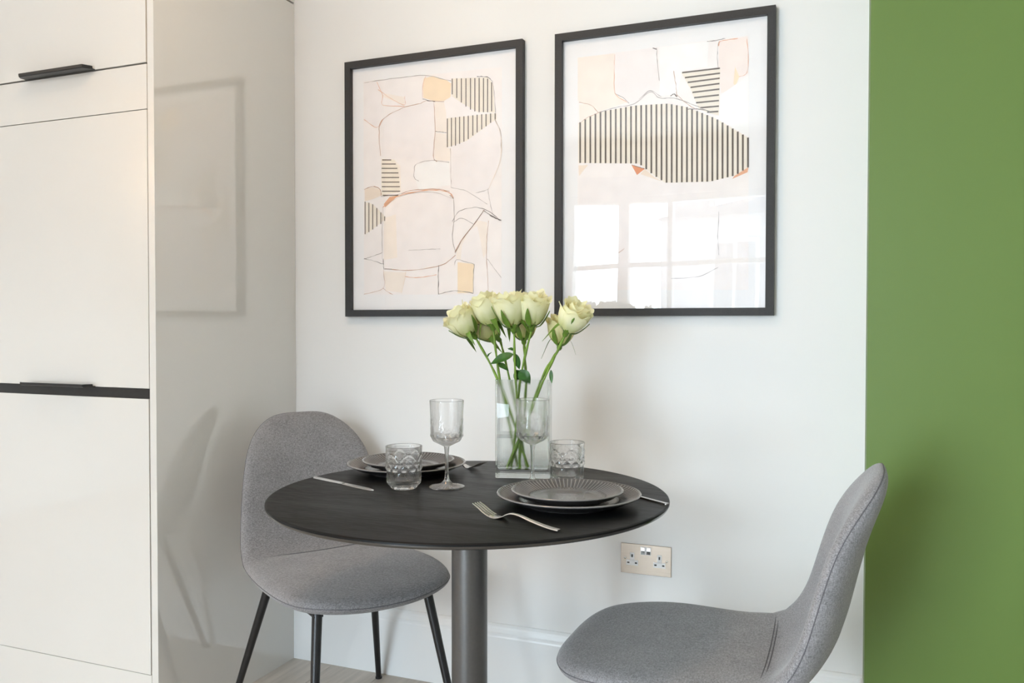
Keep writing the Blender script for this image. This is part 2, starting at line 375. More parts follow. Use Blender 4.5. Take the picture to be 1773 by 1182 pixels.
# ------------------------------------------------------------------ tall cabinet
cab = tag(empty('tall_cabinet', (CX-.31, -.31, 0)), 'tall cream high gloss cabinet with black edge handles at the left', 'cabinet')
ox, oy = CX-.31, -.31
def cbox(name, b, m, par=None, bev=0.):
    return box(name, (b[0]-ox, b[1]-ox, b[2]-oy, b[3]-oy, b[4], b[5]), m, par or cab, bev)
FY = -.621                            # front face of the doors
cbox('side_panel', (CX-.0225, CX, FY, -.001, 0, 2.205), M['gloss'], bev=.0008)
cbox('top_side_panel', (CX-.0225, CX, FY, -.001, 2.211, H-.002), M['gloss'], bev=.0008)
cbox('carcass', (CX-.62, CX-.0235, FY+.024, -.001, .001, H-.004), M['carcass'])
dl, dr = CX-.621, CX-.0265
d1 = cbox('upper_door', (dl, dr-.001, FY, FY+.02, 1.8395, 2.62), M['gloss'], bev=.0012)
cbox('drawer_front', (dl, dr+.0015, FY, FY+.02, 1.7145, 1.835), M['gloss'], bev=.0008)
d2 = cbox('middle_door', (dl, dr+.0015, FY, FY+.02, .9575, 1.7125), M['gloss'], bev=.0008)
cbox('handle_channel', (dl, dr+.001, FY+.006, FY+.022, .928, .956), M['black'])
cbox('lower_door', (dl, dr-.0005, FY, FY+.02, .172, .929), M['gloss'], bev=.0012)
cbox('plinth', (dl, dr+.003, FY, FY+.02, .005, .171), M['gloss'])
def handle(par, x0, x1, z, up):
    # thin folded edge pull, hooked over the door edge
    V = []; prof = [(.001, 0), (.030, 0), (.034, .002), (.0345, .009), (.032, .009), (.031, .0035), (.028, .0025), (.001, .0025)]
    taper = [(0, .010), (.010, 0.0), (x1-x0-.012, 0.0), (x1-x0, .022)]
    n = len(prof); Fc = []
    for (dx, sh) in taper:
        for (o_, zz) in prof: V.append((x0+dx, FY-max(.001, o_-sh), z+zz*up))
    for i in range(len(taper)-1):
        for k in range(n): Fc.append((i*n+k, (i+1)*n+k, (i+1)*n+(k+1) % n, i*n+(k+1) % n))
    Fc.append(tuple(range(n))); Fc.append(tuple(range((len(taper)-1)*n, len(taper)*n)))
    V = [(v[0]-ox, v[1]-oy, v[2]) for v in V]
    tag(obj('handle', V, Fc, M['black'], par), 'slim black metal edge handle')
handle(d1, -2.192, -1.925, 1.8375, 1)
handle(d2, -2.200, -1.935, .9565, 1)

# ------------------------------------------------------------------ framed prints
FW_, FH_, FT = .62, .8253, .022
inks = dict(tint=srgb(243, 236, 233), lav=srgb(241, 234, 232), white=srgb(247, 241, 239), peach=srgb(248, 222, 192), pale=srgb(243, 232, 222),
            pink=srgb(244, 230, 223), tan=srgb(238, 222, 206), beige=srgb(238, 228, 214), orange=srgb(226, 150, 110),
            stripe=srgb(104, 94, 86), dark=srgb(118, 108, 103), grey=srgb(164, 154, 150), brown=srgb(190, 148, 122), rust=srgb(226, 170, 136))
INK = {k: mat('ink_'+k, tuple(min(.93, c*1.03) for c in v), .85, noise=.03, nscale=25) for k, v in inks.items()}
INKN = list(INK)
def picture(x0, z0, label, crop, layers, strokes):
    """crop: (px offset x, y, scale) of the pixel system in which the drawing is noted down"""
    cxp = x0+FW_/2
    t = tag(empty('framed_print', (cxp, 0, z0)), label, 'picture', 'framed abstract prints on the white wall')
    w, h, b = FW_/2, FH_, .0215
    for nm, poly, m in (('frame_rail', [(-w, 0), (w, 0), (w-b, b), (-w+b, b)], M['frame_h']), ('frame_rail', [(-w, h), (-w+b, h-b), (w-b, h-b), (w, h)], M['frame_h']),
                        ('frame_rail', [(-w, 0), (-w+b, b), (-w+b, h-b), (-w, h)], M['frame']), ('frame_rail', [(w, 0), (w, h), (w-b, h-b), (w-b, b)], M['frame'])):
        V = [(p[0], -.0005, p[1]) for p in poly]+[(p[0], -FT, p[1]) for p in poly]
        obj(nm, V, [(0, 1, 2, 3), (4, 5, 6, 7)]+[(k, (k+1) % 4, 4+(k+1) % 4, 4+k) for k in range(4)], m, t)
    box('backing_board', (-w+b-.001, w-b+.001, -.006, -.001, b-.001, h-b+.001), M['paper'], t)
    YP = -.0065
    def cv(p): q = at_y(crop[0]+p[0]/crop[2], crop[1]+p[1]/crop[2], YP); return (q.x-cxp, q.z-z0)
    V, Fc, MI = [], [], []
    def poly(pts, ink, lay):
        i0 = len(V)
        for p in pts: V.append((p[0], YP-.00025*lay, p[1]))
        Fc.append(tuple(range(i0, len(V)))); MI.append(INKN.index(ink))
    for ink, pts in layers: poly([cv(p) for p in pts], ink, layers.index((ink, pts))*.08)
    rnd = random.Random(3)
    for ink, wd, pts in strokes:
        P = [Vector((*cv(p), 0)) for p in pts]
        if ink != 'stripe' and len(P) > 2: P = spline(P, 5*(len(P)-1))
        if ink == 'stripe': P = [P[0], P[-1]]
        lay = 3 if ink == 'stripe' else 4; Lq, Rq = [], []
        for i, p in enumerate(P):
            d = (P[min(i+1, len(P)-1)]-P[max(i-1, 0)]).normalized(); nrm = Vector((-d.y, d.x, 0))
            ww_ = wd*.5*(1 if ink == 'stripe' else rnd.uniform(.25, 1.0)); jit = nrm*(0 if ink == 'stripe' else rnd.uniform(-.0008, .0008))
            Lq.append(p+jit+nrm*ww_); Rq.append(p+jit-nrm*ww_)
        for i in range(len(P)-1): poly([(q.x, q.y) for q in (Lq[i], Lq[i+1], Rq[i+1], Rq[i])], ink, lay)
    me = bpy.data.meshes.new('print'); me.from_pydata(V, [], Fc)
    for k in INKN: me.materials.append(INK[k])
    for p, mi in zip(me.polygons, MI): p.material_index = mi
    tag(link('print', me, t), 'abstract line drawing with peach patches and striped shapes')
    box('glass', (-w+b, w-b, -.0150, -.0130, b, h-b), M['pane'], t)
def L2(ink, wd, *pts): return (ink, wd, list(pts))
A_lay = [('tint', [(112, 207), (657, 150), (655, 1045), (115, 1045)]),
 ('lav', [(190, 345), (260, 318), (350, 292), (393, 292), (388, 505), (330, 512), (240, 512), (184, 505)]),
 ('lav', [(115, 215), (160, 210), (185, 262), (188, 330), (165, 385), (115, 355)]),
 ('lav', [(462, 470), (520, 440), (590, 388), (632, 360), (652, 425), (645, 525), (605, 628), (560, 640), (460, 620)]),
 ('white', [(318, 535), (380, 520), (448, 528), (455, 615), (330, 632), (312, 580)]),
 ('lav', [(200, 735), (260, 665), (400, 645), (465, 670), (466, 870), (410, 928), (300, 948), (195, 940), (190, 800)]),
 ('pale', [(192, 745), (240, 730), (245, 900), (192, 910)]),
 ('peach', [(350, 195), (385, 185), (440, 202), (458, 215), (455, 268), (430, 283), (395, 285), (348, 272), (345, 225)]),
 ('pale', [(393, 287), (430, 290), (438, 330), (440, 405), (395, 408), (392, 340)]),
 ('pale', [(395, 411), (437, 412), (438, 468), (458, 470), (455, 520), (400, 518), (390, 500)]),
 ('peach', [(483, 918), (548, 925), (543, 1038), (483, 1040)]),
 ('pale', [(478, 862), (520, 802), (560, 752), (600, 762), (596, 880), (585, 905), (574, 840), (560, 775), (530, 795), (500, 850), (495, 910), (478, 905)]),
 ('pale', [(192, 955), (278, 958), (264, 1038), (200, 1030)]),
 ('tan', [(117, 632), (147, 622), (178, 632), (183, 655), (150, 670), (118, 678)]),
 ('rust', [(192, 690), (215, 662), (250, 655), (198, 702)]),
 ('pale', [(180, 265), (275, 300), (272, 268), (200, 255)]),
 ('pale', [(240, 520), (258, 540), (260, 640), (256, 640), (250, 545)]),
 ('beige', [(458, 196), (600, 190), (622, 215), (630, 330), (560, 326), (500, 292), (460, 265)]),
 ('beige', [(440, 352), (636, 332), (635, 356), (590, 387), (520, 440), (438, 468)]),
 ('beige', [(183, 512), (235, 515), (250, 545), (256, 642), (183, 656)]),
 ('beige', [(116, 680), (150, 690), (204, 745), (160, 780), (118, 810)])]
A_st = [('stripe', .0032, [(x, a), (x, b)]) for x, a, b in [(462,196,258),(480,195,272),(498,195,290),(516,195,306),(534,194,318),(551,194,325),(568,193,328),(585,194,328),(601,196,328),(617,210,325),
  (443,353,466),(459,350,463),(475,348,460),(491,346,453),(508,344,444),(525,342,434),(543,340,420),(560,338,408),(578,336,396),(595,335,384),(613,333,370),(631,332,356),
  (119,680,808),(134,684,800),(149,690,790),(165,705,778),(181,722,768),(196,738,756)]]
A_st += [('stripe', .0032, [(a, y), (b, y)]) for y, a, b in [(516,186,222),(532,185,240),(549,184,246),(567,184,250),(585,184,253),(603,185,254),(621,185,256),(639,186,257),(655,188,250)]]
A_st += [L2('grey', .002, (115,213), (160,205), (260,192), (355,184), (458,205)), L2('brown', .0022, (180,500), (175,420), (185,360), (270,310), (330,296), (360,284), (430,287)),
 L2('rust', .002, (115,357), (165,388), (190,355)), L2('brown', .0024, (390,290), (395,400), (388,500), (402,522)), L2('dark', .002, (395,403), (418,406), (440,408)),
 L2('grey', .002, (330,600), (313,585), (312,560), (322,532), (380,518), (450,526)), L2('grey', .0015, (455,470), (457,560), (458,625)), L2('tan', .003, (630,357), (654,420), (650,520), (605,630)),
 L2('grey', .002, (630,357), (652,405), (655,470)), L2('grey', .002, (605,630), (580,640), (555,645)), L2('brown', .003, (115,632), (150,620), (178,632), (183,660)), L2('dark', .002, (183,660), (220,656), (262,650)),
 L2('rust', .0045, (190,702), (240,662), (320,641), (400,634), (450,645), (467,665)), L2('brown', .0025, (262,648), (310,635), (400,630), (452,640)), L2('grey', .0015, (200,690), (280,652), (380,642), (467,668)),
 L2('grey', .002, (467,665), (470,750), (462,820), (475,880)), L2('dark', .0018, (462,758), (490,718), (550,703), (600,715), (655,755)), L2('brown', .0035, (472,880), (500,830), (550,765), (588,712)),
 L2('dark', .0018, (472,885), (505,825), (552,763), (586,714)), L2('dark', .004, (588,715), (620,738), (655,754)), L2('grey', .0018, (465,762), (500,745), (545,768)), L2('grey', .0015, (603,632), (612,690), (622,728)),
 L2('brown', .002, (606,755), (598,830), (598,900), (603,1030)), L2('brown', .0025, (475,890), (420,930), (300,950), (195,945)), L2('dark', .002, (195,945), (225,947)), L2('dark', .0022, (190,905), (191,925), (193,948)),
 L2('dark', .003, (409,930), (407,985), (408,1045)), L2('dark', .002, (408,1045), (470,1030), (545,1040)), L2('dark', .002, (545,1040), (545,980), (549,926)), L2('grey', .0018, (549,926), (510,915), (480,908), (470,930)),
 L2('grey', .002, (115,905), (150,895), (188,880)), L2('dark', .0018, (115,905), (150,912), (190,926)), L2('brown', .0018, (192,948), (190,1020), (115,1045)), L2('brown', .002, (190,1020), (208,1035), (228,1046)),
 L2('grey', .0015, (190,700), (186,800), (187,905)), L2('tan', .003, (280,957), (272,1000), (262,1040)), L2('rust', .0018, (170,240), (230,280), (275,300), (275,265)), L2('rust', .002, (165,210), (188,262), (190,300), (275,305)),
 L2('grey', .0015, (600,905), (630,945), (656,980)), L2('dark', .003, (560,188), (600,190), (621,208)), L2('grey', .0018, (621,208), (628,260), (632,330)), L2('dark', .003, (345,275), (370,283), (395,286)),
 L2('rust', .0018, (345,272), (346,225), (358,185)), L2('grey', .0015, (458,625), (520,640), (600,690)), L2('grey', .0015, (290,872), (360,868), (415,866)), L2('dark', .003, (452,655), (462,662), (468,668)),
 L2('rust', .0022, (275,975), (330,978), (400,968))]
B_lay = [('tint', [(125, 207), (740, 126), (738, 1040), (125, 1040)]),
 ('pale', [(125, 207), (255, 192), (258, 335), (300, 368), (200, 402), (125, 360)]),
 ('lav', [(262, 190), (405, 172), (412, 270), (420, 345), (385, 330), (330, 372), (300, 362), (262, 332)]),
 ('white', [(418, 170), (595, 148), (590, 240), (500, 255), (480, 338), (420, 345)]),
 ('pink', [(632, 145), (735, 131), (737, 262), (700, 280), (690, 312), (640, 335), (630, 260)]),
 ('peach', [(690, 240), (705, 275), (692, 310), (684, 300)]),
 ('white', [(640, 340), (738, 270), (738, 490), (620, 422), (632, 410)]),
 ('pale', [(130, 375), (168, 372), (200, 405), (132, 436)]),
 ('lav', [(130, 640), (340, 632), (420, 660), (560, 665), (560, 1030), (130, 1030)]),
 ('tan', [(128, 594), (162, 592), (130, 632)]), ('orange', [(318, 592), (366, 606), (338, 628)]), ('tan', [(366, 606), (400, 635), (430, 652), (350, 625)]),
 ('rust', [(690, 628), (738, 600), (735, 618), (680, 642)]),
 ('beige', [(497, 260), (637, 243), (632, 415), (590, 404), (560, 390), (530, 320)]),
 ('beige', [(128, 442), (200, 402), (330, 379), (450, 372), (520, 385), (620, 425), (738, 495), (738, 600), (690, 630), (600, 652), (440, 656), (400, 630), (345, 587), (128, 585)])]
up_c = ([128, 200, 330, 450, 520, 620, 738], [442, 402, 379, 372, 385, 425, 495]); lo_c = ([128, 345, 400, 440, 600, 690, 738], [585, 587, 630, 656, 652, 630, 600])
B_st = [('stripe', .0050, [(x, float(np.interp(x, *up_c))), (x, float(np.interp(x, *lo_c)))]) for x in np.arange(134, 737, 18.25)]
B_st += [('stripe', .0042, [a, b]) for a, b in [((500,261),(636,245)),((510,279),(636,263)),((520,296),(635,281)),((530,314),(634,300)),((537,332),(634,320)),((543,351),(632,341)),((550,369),(632,361)),((565,387),(632,381)),((590,403),(630,400))]]
B_st += [L2('rust', .0018, (258,195), (257,270), (260,335), (302,368)), L2('grey', .0018, (408,172), (412,230), (417,290)), L2('dark', .003, (395,172), (408,178)), L2('brown', .0018, (470,255), (478,310), (482,345)),
 L2('brown', .002, (130,368), (170,376), (200,405)), L2('grey', .0022, (200,405), (260,386), (330,372), (385,330), (420,352), (470,352), (530,372), (600,402)), L2('dark', .0035, (458,345), (470,338), (482,348)),
 L2('grey', .0018, (345,356), (385,326), (425,348)), L2('brown', .002, (480,340), (520,375), (555,395)), L2('grey', .0018, (632,150), (626,200), (630,245)), L2('dark', .0022, (590,149), (620,146), (655,138)),
 L2('rust', .0018, (732,140), (737,200), (733,262), (705,275)), L2('rust', .003, (630,165), (640,148), (700,138)), L2('grey', .0018, (258,335), (290,352), (310,372)), L2('brown', .002, (128,445), (165,420), (210,400)),
 L2('dark', .0018, (318,592), (345,600), (366,606)), L2('grey', .0018, (632,760), (628,850), (632,915)), L2('grey', .0018, (460,1000), (560,992), (630,960)), L2('grey', .0018, (345,868), (360,890), (368,905)),
 L2('brown', .002, (250,920), (270,908), (292,893)), L2('grey', .0018, (130,1035), (160,1030), (195,1022)), L2('dark', .0025, (520,392), (560,392), (600,400))]
picture(-1.5051, 1.1578, 'left black framed abstract print with scattered small striped patches, above the roses', (580, 50, 2.274), A_lay, A_st)
picture(-.7834, 1.1578, 'right black framed abstract print with one big striped arch and window reflection', (940, 0, 2.0738), B_lay, B_st)

# ------------------------------------------------------------------ power socket
sk = tag(empty('power_socket', (-.5837+.073, 0, .4156)), 'brushed nickel double power socket on the white wall', 'socket')
box('face_plate', (-.073, .073, -.004, -.0003, 0, .086), M['socket_metal'], sk, .0007)
for sx in (-.0395, .0395):
    zc = .036
    me = boxes_mesh('outlet', [(sx-.0065, sx+.0065, -.0046, -.0038, zc+.002, zc+.0245), (sx-.0175, sx+.0175, -.0046, -.0038, zc-.0125, zc+.003)], M['plastic'], 0)
    so = link('outlet', me, sk)
    for hx, hz, hw, hh in ((0, .0155, .0042, .0085), (-.0112, -.005, .0064, .004), (.0112, -.005, .0064, .004)):
        box('pin_slot', (sx+hx-hw/2, sx+hx+hw/2, -.0049, -.0042, zc+hz-hh/2, zc+hz+hh/2), M['hole'], so)
box('switch_surround', (-.0155, .0155, -.0046, -.0038, .0565, .080), M['plastic'], sk)
for sx in (-.0082, .0082):
    V = [(sx-.0053, -.0046, .058), (sx+.0053, -.0046, .058), (sx+.0053, -.0046, .0785), (sx-.0053, -.0046, .0785), (sx-.0053, -.0085, .0592), (sx+.0053, -.0085, .0592), (sx+.0053, -.0055, .068), (sx-.0053, -.0055, .068), (sx-.0053, -.0062, .0778), (sx+.0053, -.0062, .0778)]
    obj('switch', V, [(0, 1, 5, 4), (4, 5, 6, 7), (7, 6, 9, 8), (8, 9, 2, 3), (0, 4, 7, 8, 3), (1, 5, 6, 9, 2)], M['chrome'], sk)
for sx in (-.0605, .0605):
    V, Fc = lathe_geo([(0, .0016), (.0022, .0013), (.0034, .0003), (.0034, -.0004)], 16); V = [(sx+v[0], -.004-v[2], .043+v[1]) for v in V]
    s_ = obj('screw', V, Fc, M['chrome'], sk, True, .9); box('screw_slot', (sx-.0026, sx+.0026, -.0058, -.0052, .0426, .0434), M['hole'], s_)

# ------------------------------------------------------------------ table
TX, TY, TZ, TR = -.7685, -.6511, .754, .4453
tb = tag(empty('round_table', (TX, TY, 0)), 'round black wooden pedestal table laid for two', 'table')
V, Fc = lathe_geo([(0, 0), (TR-.006, 0), (TR-.003, -.0006), (TR-.0008, -.0022), (TR, -.005), (TR-.001, -.0056), (TR-.085, -.0056), (TR-.085, -.030), (0, -.030)], 160)
obj('table_top', [(v[0], v[1], v[2]+TZ) for v in V], Fc, M['top'], tb, True, .6)
V, Fc = lathe_geo([(TR-.002, -.0050), (TR, -.0052), (TR-.0003, -.0078), (TR-.0015, -.0102), (TR-.004, -.0118), (TR-.0845, -.0295)], 160)
obj('bevelled_rim', [(v[0], v[1], v[2]+TZ) for v in V], Fc, M['rim'], tb, True, .9)
V, Fc = lathe_geo([(0, TZ-.030), (.13, TZ-.030), (.13, TZ-.036), (0, TZ-.036)], 48); obj('mounting_plate', V, Fc, M['column'], tb)
V, Fc = lathe_geo([(0, TZ-.036), (.0405, TZ-.036), (.0405, .03), (0, .03)], 64); obj('column', V, Fc, M['column'], tb, True, .6)
V, Fc = lathe_geo([(0, .034), (.05, .034), (.075, .022), (.25, .012), (.255, .008), (.255, 0), (0, 0)], 96); obj('base', V, Fc, M['column'], tb, True, .5)

# ------------------------------------------------------------------ chairs
PROF = np.array([(.3094, .4391), (.2328, .4457), (.0882, .4590), (-.0702, .4600), (-.1520, .4640), (-.2225, .5450), (-.2743, .7385), (-.3215, .8618)])
CW = np.array([.2417, .2600, .2389, .2307, .2148, .1738]); CK = np.array([.0228, .0068, -.0020, .0270, .0384, .0047]); NFr, NTp, CT = 2.72, 3.6, .0481
def crv(P, t):
    P = np.asarray(P, float); n = len(P)-1; x = min(max(t*n, 0), n-1e-6); i = int(x); u = x-i
    p1, p2 = P[i], P[i+1]; p0 = P[i-1] if i > 0 else 2*p1-p2; p3 = P[i+2] if i+2 <= n else 2*p2-p1
    return .5*(2*p1+(p2-p0)*u+(2*p0-5*p1+4*p2-p3)*u*u+(3*p1-p0-3*p2+p3)*u**3)
def shell_pt(a, b, s, side, extra=0.):
    t = (b+1)/2; C = crv(PROF, t); D = crv(PROF, min(t+.015, 1))-crv(PROF, max(t-.015, 0)); D /= np.linalg.norm(D)
    N = np.array([D[1], -D[0]]); w = crv(CW, t); k = crv(CK, t)
    q = C+N*(k*a*a+side*(CT/2*math.sqrt(max(0, 1-s**12))+extra))
    return Vector((q[0], a*w, q[1]))
def ab(s, th):
    n = NFr if math.sin(th) < 0 else NTp
    f = lambda v: math.copysign(abs(v)**(2/n), v)
    return s*f(math.cos(th)), s*f(math.sin(th))
def shell_mesh():
    nt = 144; Ss = [0, .06, .14, .22, .3, .38, .46, .54, .62, .7, .77, .83, .88, .92, .95, .968, .982, .991, .997, 1.0]
    V, rows, Fc = [], {}, []
    for side in (1, -1):
        for i, s in enumerate(Ss):
            if i == len(Ss)-1 and side == -1: rows[(side, i)] = rows[(1, i)]; continue
            if i == 0: rows[(side, 0)] = [len(V)]*nt; V.append(shell_pt(0, 0, 0, side)); continue
            r = []
            for k in range(nt):
                a, b = ab(s, 2*PI*(k+.5)/nt); r.append(len(V)); V.append(shell_pt(a, b, s, side))
            rows[(side, i)] = r
        for i in range(len(Ss)-1):
            A, B = rows[(side, i)], rows[(side, i+1)]
            for k in range(nt):
                k2 = (k+1) % nt
                Fc.append((A[0], B[k], B[k2]) if i == 0 else (A[k], A[k2], B[k2], B[k]))
    return mesh('upholstered_shell', V, Fc, M['fabric'], True)
def make_chair():
    t = empty('dining_chair')
    link('upholstered_shell', shell_mesh(), t)
    # seams: around the rim, and across the bend between seat and back
    tube('rim_seam', [shell_pt(*ab(1.0, th), 1.0, 1)+Vector((0, 0, 0)) for th in np.linspace(0, 2*PI, 160, endpoint=False)], .0011, M['thread'], t, 6, True)
    for b0 in (-.012, .016):
        P = []
        for a in np.linspace(-.985, .985, 48):
            s = max(abs(a), abs(b0)); P.append(shell_pt(a, b0-.02*a*a, s, 1, .0002))
        tube('seat_seam', P, .0011, M['thread'], t, 6)
    af, ar, aw, bf, br, bw, bwr = .217, -.1308, .1537, .3152, -.2589, .2075, .2355
    for (tx, ty, bx, by) in ((ar, -aw, br, -bwr), (af, -aw, bf, -bw), (ar, aw, br, bwr), (af, aw, bf, bw)):
        T_ = Vector((tx, ty, .42)); B_ = Vector((bx, by, .004)); U = T_+(T_-B_)*.03
        o = tube('leg', [B_+(U-B_)*k for k in (0, .25, .5, .75, 1)], lambda q: .0085+.0045*q, M['legs'], t, 16)
        V, Fc = lathe_geo([(0, 0), (.0105, 0), (.0105, .006), (0, .006)], 16); obj('foot_cap', [(v[0]+bx, v[1]+by, v[2]) for v in V], Fc, M['black'], o)
    # steel cross frame under the shell that carries the legs
    boxes('under_frame', [(ar-.01, af+.01, -aw-.012, -aw+.012, .413, .418), (ar-.01, af+.01, aw-.012, aw+.012, .413, .418), (-.02, .02, -aw, aw, .413, .418)], M['legs'], t)
    return t
def copy_tree(o, parent=None):
    c = o.copy(); COL.objects.link(c); c.parent = parent
    for ch in list(o.children): copy_tree(ch, c)
    return c
ch1 = make_chair(); ch2 = copy_tree(ch1)
ch1.location = (-1.2810, -.3912, 0); ch1.rotation_euler.z = -.5920
ch2.location = (-.2330, -.6186, 0); ch2.rotation_euler.z = 3.1411
tag(ch1, 'grey upholstered dining chair in the corner beside the cabinet', 'chair', 'grey dining chairs at the round table')
tag(ch2, 'grey upholstered dining chair in side view in front of the green wall', 'chair', 'grey dining chairs at the round table')

# ------------------------------------------------------------------ plates
def plate_mat(name, R, well, nr):
    # charcoal glaze; lit look of the raised ribs and rim painted in paler grey
    m = mat(name, (.085, .079, .077), .2, coat=.3)
    nt = m.node_tree; N = nt.nodes; L = nt.links; b = N['Principled BSDF']
    def mth(op, a, bb=None, cc=None, clamp=False):
        n = N.new('ShaderNodeMath'); n.operation = op; n.use_clamp = clamp
        for i, v in enumerate((a, bb, cc)):
            if v is None: continue
            if isinstance(v, (int, float)): n.inputs[i].default_value = v
            else: L.new(v, n.inputs[i])
        return n.outputs[0]
    tc = N.new('ShaderNodeTexCoord'); sp = N.new('ShaderNodeSeparateXYZ'); L.new(tc.outputs['Object'], sp.inputs[0])
    r = mth('SQRT', mth('ADD', mth('MULTIPLY', sp.outputs[0], sp.outputs[0]), mth('MULTIPLY', sp.outputs[1], sp.outputs[1])))
    c = mth('COSINE', mth('MULTIPLY', mth('ARCTAN2', sp.outputs[1], sp.outputs[0]), float(nr)))
    ridge = mth('MULTIPLY_ADD', c, -1.6, -.55, True)
    band = mth('MULTIPLY', mth('MULTIPLY', mth('SUBTRACT', r, well+.008), 400., None, True), mth('MULTIPLY', mth('SUBTRACT', R-.003, r), 400., None, True))
    rim = mth('MULTIPLY', mth('SUBTRACT', r, R-.0035), 500., None, True)
    ge = N.new('ShaderNodeNewGeometry'); sn = N.new('ShaderNodeSeparateXYZ'); L.new(ge.outputs['Normal'], sn.inputs[0])
    band = mth('MULTIPLY', band, mth('MULTIPLY', sn.outputs[2], 12., None, True))
    fac = mth('MAXIMUM', mth('MULTIPLY', ridge, band), mth('MULTIPLY', rim, .8), None, True)
    nz = N.new('ShaderNodeTexNoise'); nz.inputs['Scale'].default_value = 60; L.new(tc.outputs['Object'], nz.inputs['Vector'])
    fac = mth('MULTIPLY', fac, mth('MULTIPLY_ADD', nz.outputs[0], .5, .7), None, True)
    mx = N.new('ShaderNodeMix'); mx.data_type = 'RGBA'; mx.inputs[6].default_value = (.085, .079, .077, 1); mx.inputs[7].default_value = (.27, .25, .24, 1)
    L.new(fac, mx.inputs[0]); L.new(mx.outputs[2], b.inputs['Base Color'])
    return m
def plate_mesh(name, R, foot, hr, well, nr):
    nseg = nr*6
    r1, r2 = well+.006, R-.0045
    up = [(0, .0085), (well*.5, .0082), (well*.85, .0080), (well, .0088), (r1, .0105)]
    K = 10
    for k in range(1, K+1):
        q = k/K; up.append((r1+(r2-r1)*q, .0105+(hr-.0015-.0105)*(q**1.15)))
    nb = len(up)
    up += [(R-.003, hr), (R-.001, hr-.0002), (R, hr-.0018), (R-.001, hr-.0036), (R-.004, hr-.0042)]
    up += [(foot+.034, .0115), (foot+.014, .0055), (foot+.004, .0028), (foot+.0025, .0006), (foot+.001, 0), (foot-.004, 0), (foot-.006, .003), (0, .0035)]
    def mod(i, t, r, z):
        if 5 <= i < nb:
            q = (r-r1)/(r2-r1); env = min(1, q*6)*min(1, (1.0-q)*8+.0)
            return r, z-.0027*env*(.5+.5*math.cos(nr*t))**.8
        return r, z
    V, Fc = lathe_geo(up, nseg, mod)
    return mesh(name, V, Fc, plate_mat('charcoal_glaze_'+name, R, well, nr), True, 1.0)
dn = plate_mesh('dinner_plate', .1525, .094, .026, .098, 88)
sm = plate_mesh('side_plate', .118, .068, .025, .072, 76)
def place(name, me, x, y, z, label, cat, group=None, rz=0.):
    o = link(name, me, None, (x, y, z)); o.rotation_euler.z = rz; return tag(o, label, cat, group)
GP = 'charcoal ribbed plates'
place('dinner_plate', dn, -.5235, -.6805, TZ, 'large charcoal ribbed plate beneath the smaller one, nearest the viewer', 'plate', GP)
place('side_plate', sm, -.5245, -.688, TZ+.0092, 'small charcoal ribbed plate on top of the front plate stack', 'plate', GP, .02)
place('dinner_plate', dn, -1.032, -.466, TZ, 'large charcoal ribbed plate beneath the smaller one, behind the left tumbler', 'plate', GP, .1)
place('side_plate', sm, -1.026, -.468, TZ+.0092, 'small charcoal ribbed plate on top of the back plate stack', 'plate', GP, .05)

# ------------------------------------------------------------------ glassware
def relief_band(t, z, z0, z1, n, amp):
    """a row of pointed facets between heights z0 and z1"""
    if z < z0 or z > z1: return 0.
    q = (z-z0)/(z1-z0); u = (t*n/(2*PI)) % 1.0
    return amp*max(0, 1-abs(u-.5)*2-abs(q-.5)*2)
def arcs(t, z, z0, z1, n, amp, wdt):
    u = (t*n/(2*PI)) % 1.0; zz = z0+(z1-z0)*abs(math.cos(PI*u))**1.0
    return amp*math.exp(-((z-zz)/wdt)**2)
def wine_glass():
    t = empty('wine_glass')
    zb, zt = .099, .203
    out = [(.0065, zb-.004), (.012, zb-.001), (.020, zb+.003), (.028, zb+.008), (.0335, zb+.013), (.0365, zb+.019), (.0378, zb+.025)]
    for k in range(1, 26): q = k/25; out.append((.0378+.0010*q+.0040*max(0, q-.55)**1.3, zb+.025+(zt-zb-.027)*q))
    nb = len(out); rt = out[-1][0]
    out += [(rt, zt-.0006), (rt-.0009, zt), (rt-.0018, zt-.0006)]
    ins = [(rt-.0022, zt-.004), (.0375, zt-.03), (.0362, zb+.045), (.0350, zb+.028), (.0330, zb+.020), (.027, zb+.0125), (.018, zb+.0085), (.008, zb+.007), (0, zb+.0068)]
    def mod(i, th, r, z):
        if i < 3 or i >= nb: return r, z
        d = 0.
        if z < zb+.028: d += relief_band(th, z, zb+.002, zb+.016, 11, .0036)+relief_band(th+PI/11, z, zb+.010, zb+.030, 11, .0036)-.0006
        if zb+.022 < z < zb+.056: d += .0012*abs(math.cos(5.5*th))*math.sin(PI*(z-zb-.022)/.034)-.0004
        d += arcs(th, z, zb+.048, zb+.060, 11, .0009, .0014)
        return r+d, z
    V, Fc = lathe_geo(out+ins, 132, mod); obj('bowl', V, Fc, M['crystal'], t, True, .28)
    st = [(.0065, zb-.004), (.0055, zb-.012), (.0046, zb-.025), (.0043, .05), (.0046, .03), (.0062, .018), (.0085, .0145)]
    V, Fc = lathe_geo(st, 24); obj('stem', V, Fc, M['crystal'], t, True)
    ft = [(.0085, .0145), (.011, .0125), (.013, .0095), (.017, .0072), (.025, .0050), (.034, .0036), (.0405, .0028), (.042, .0018), (.0415, .0003), (.040, 0), (.02, .0008), (0, .001)]
    def mf(i, th, r, z):
        return (r, z-.0010*(.5+.5*math.cos(24*th))) if 3 <= i <= 5 else (r, z)
    V, Fc = lathe_geo(ft, 96, mf); obj('foot', V, Fc, M['crystal'], t, True, .8)
    return t
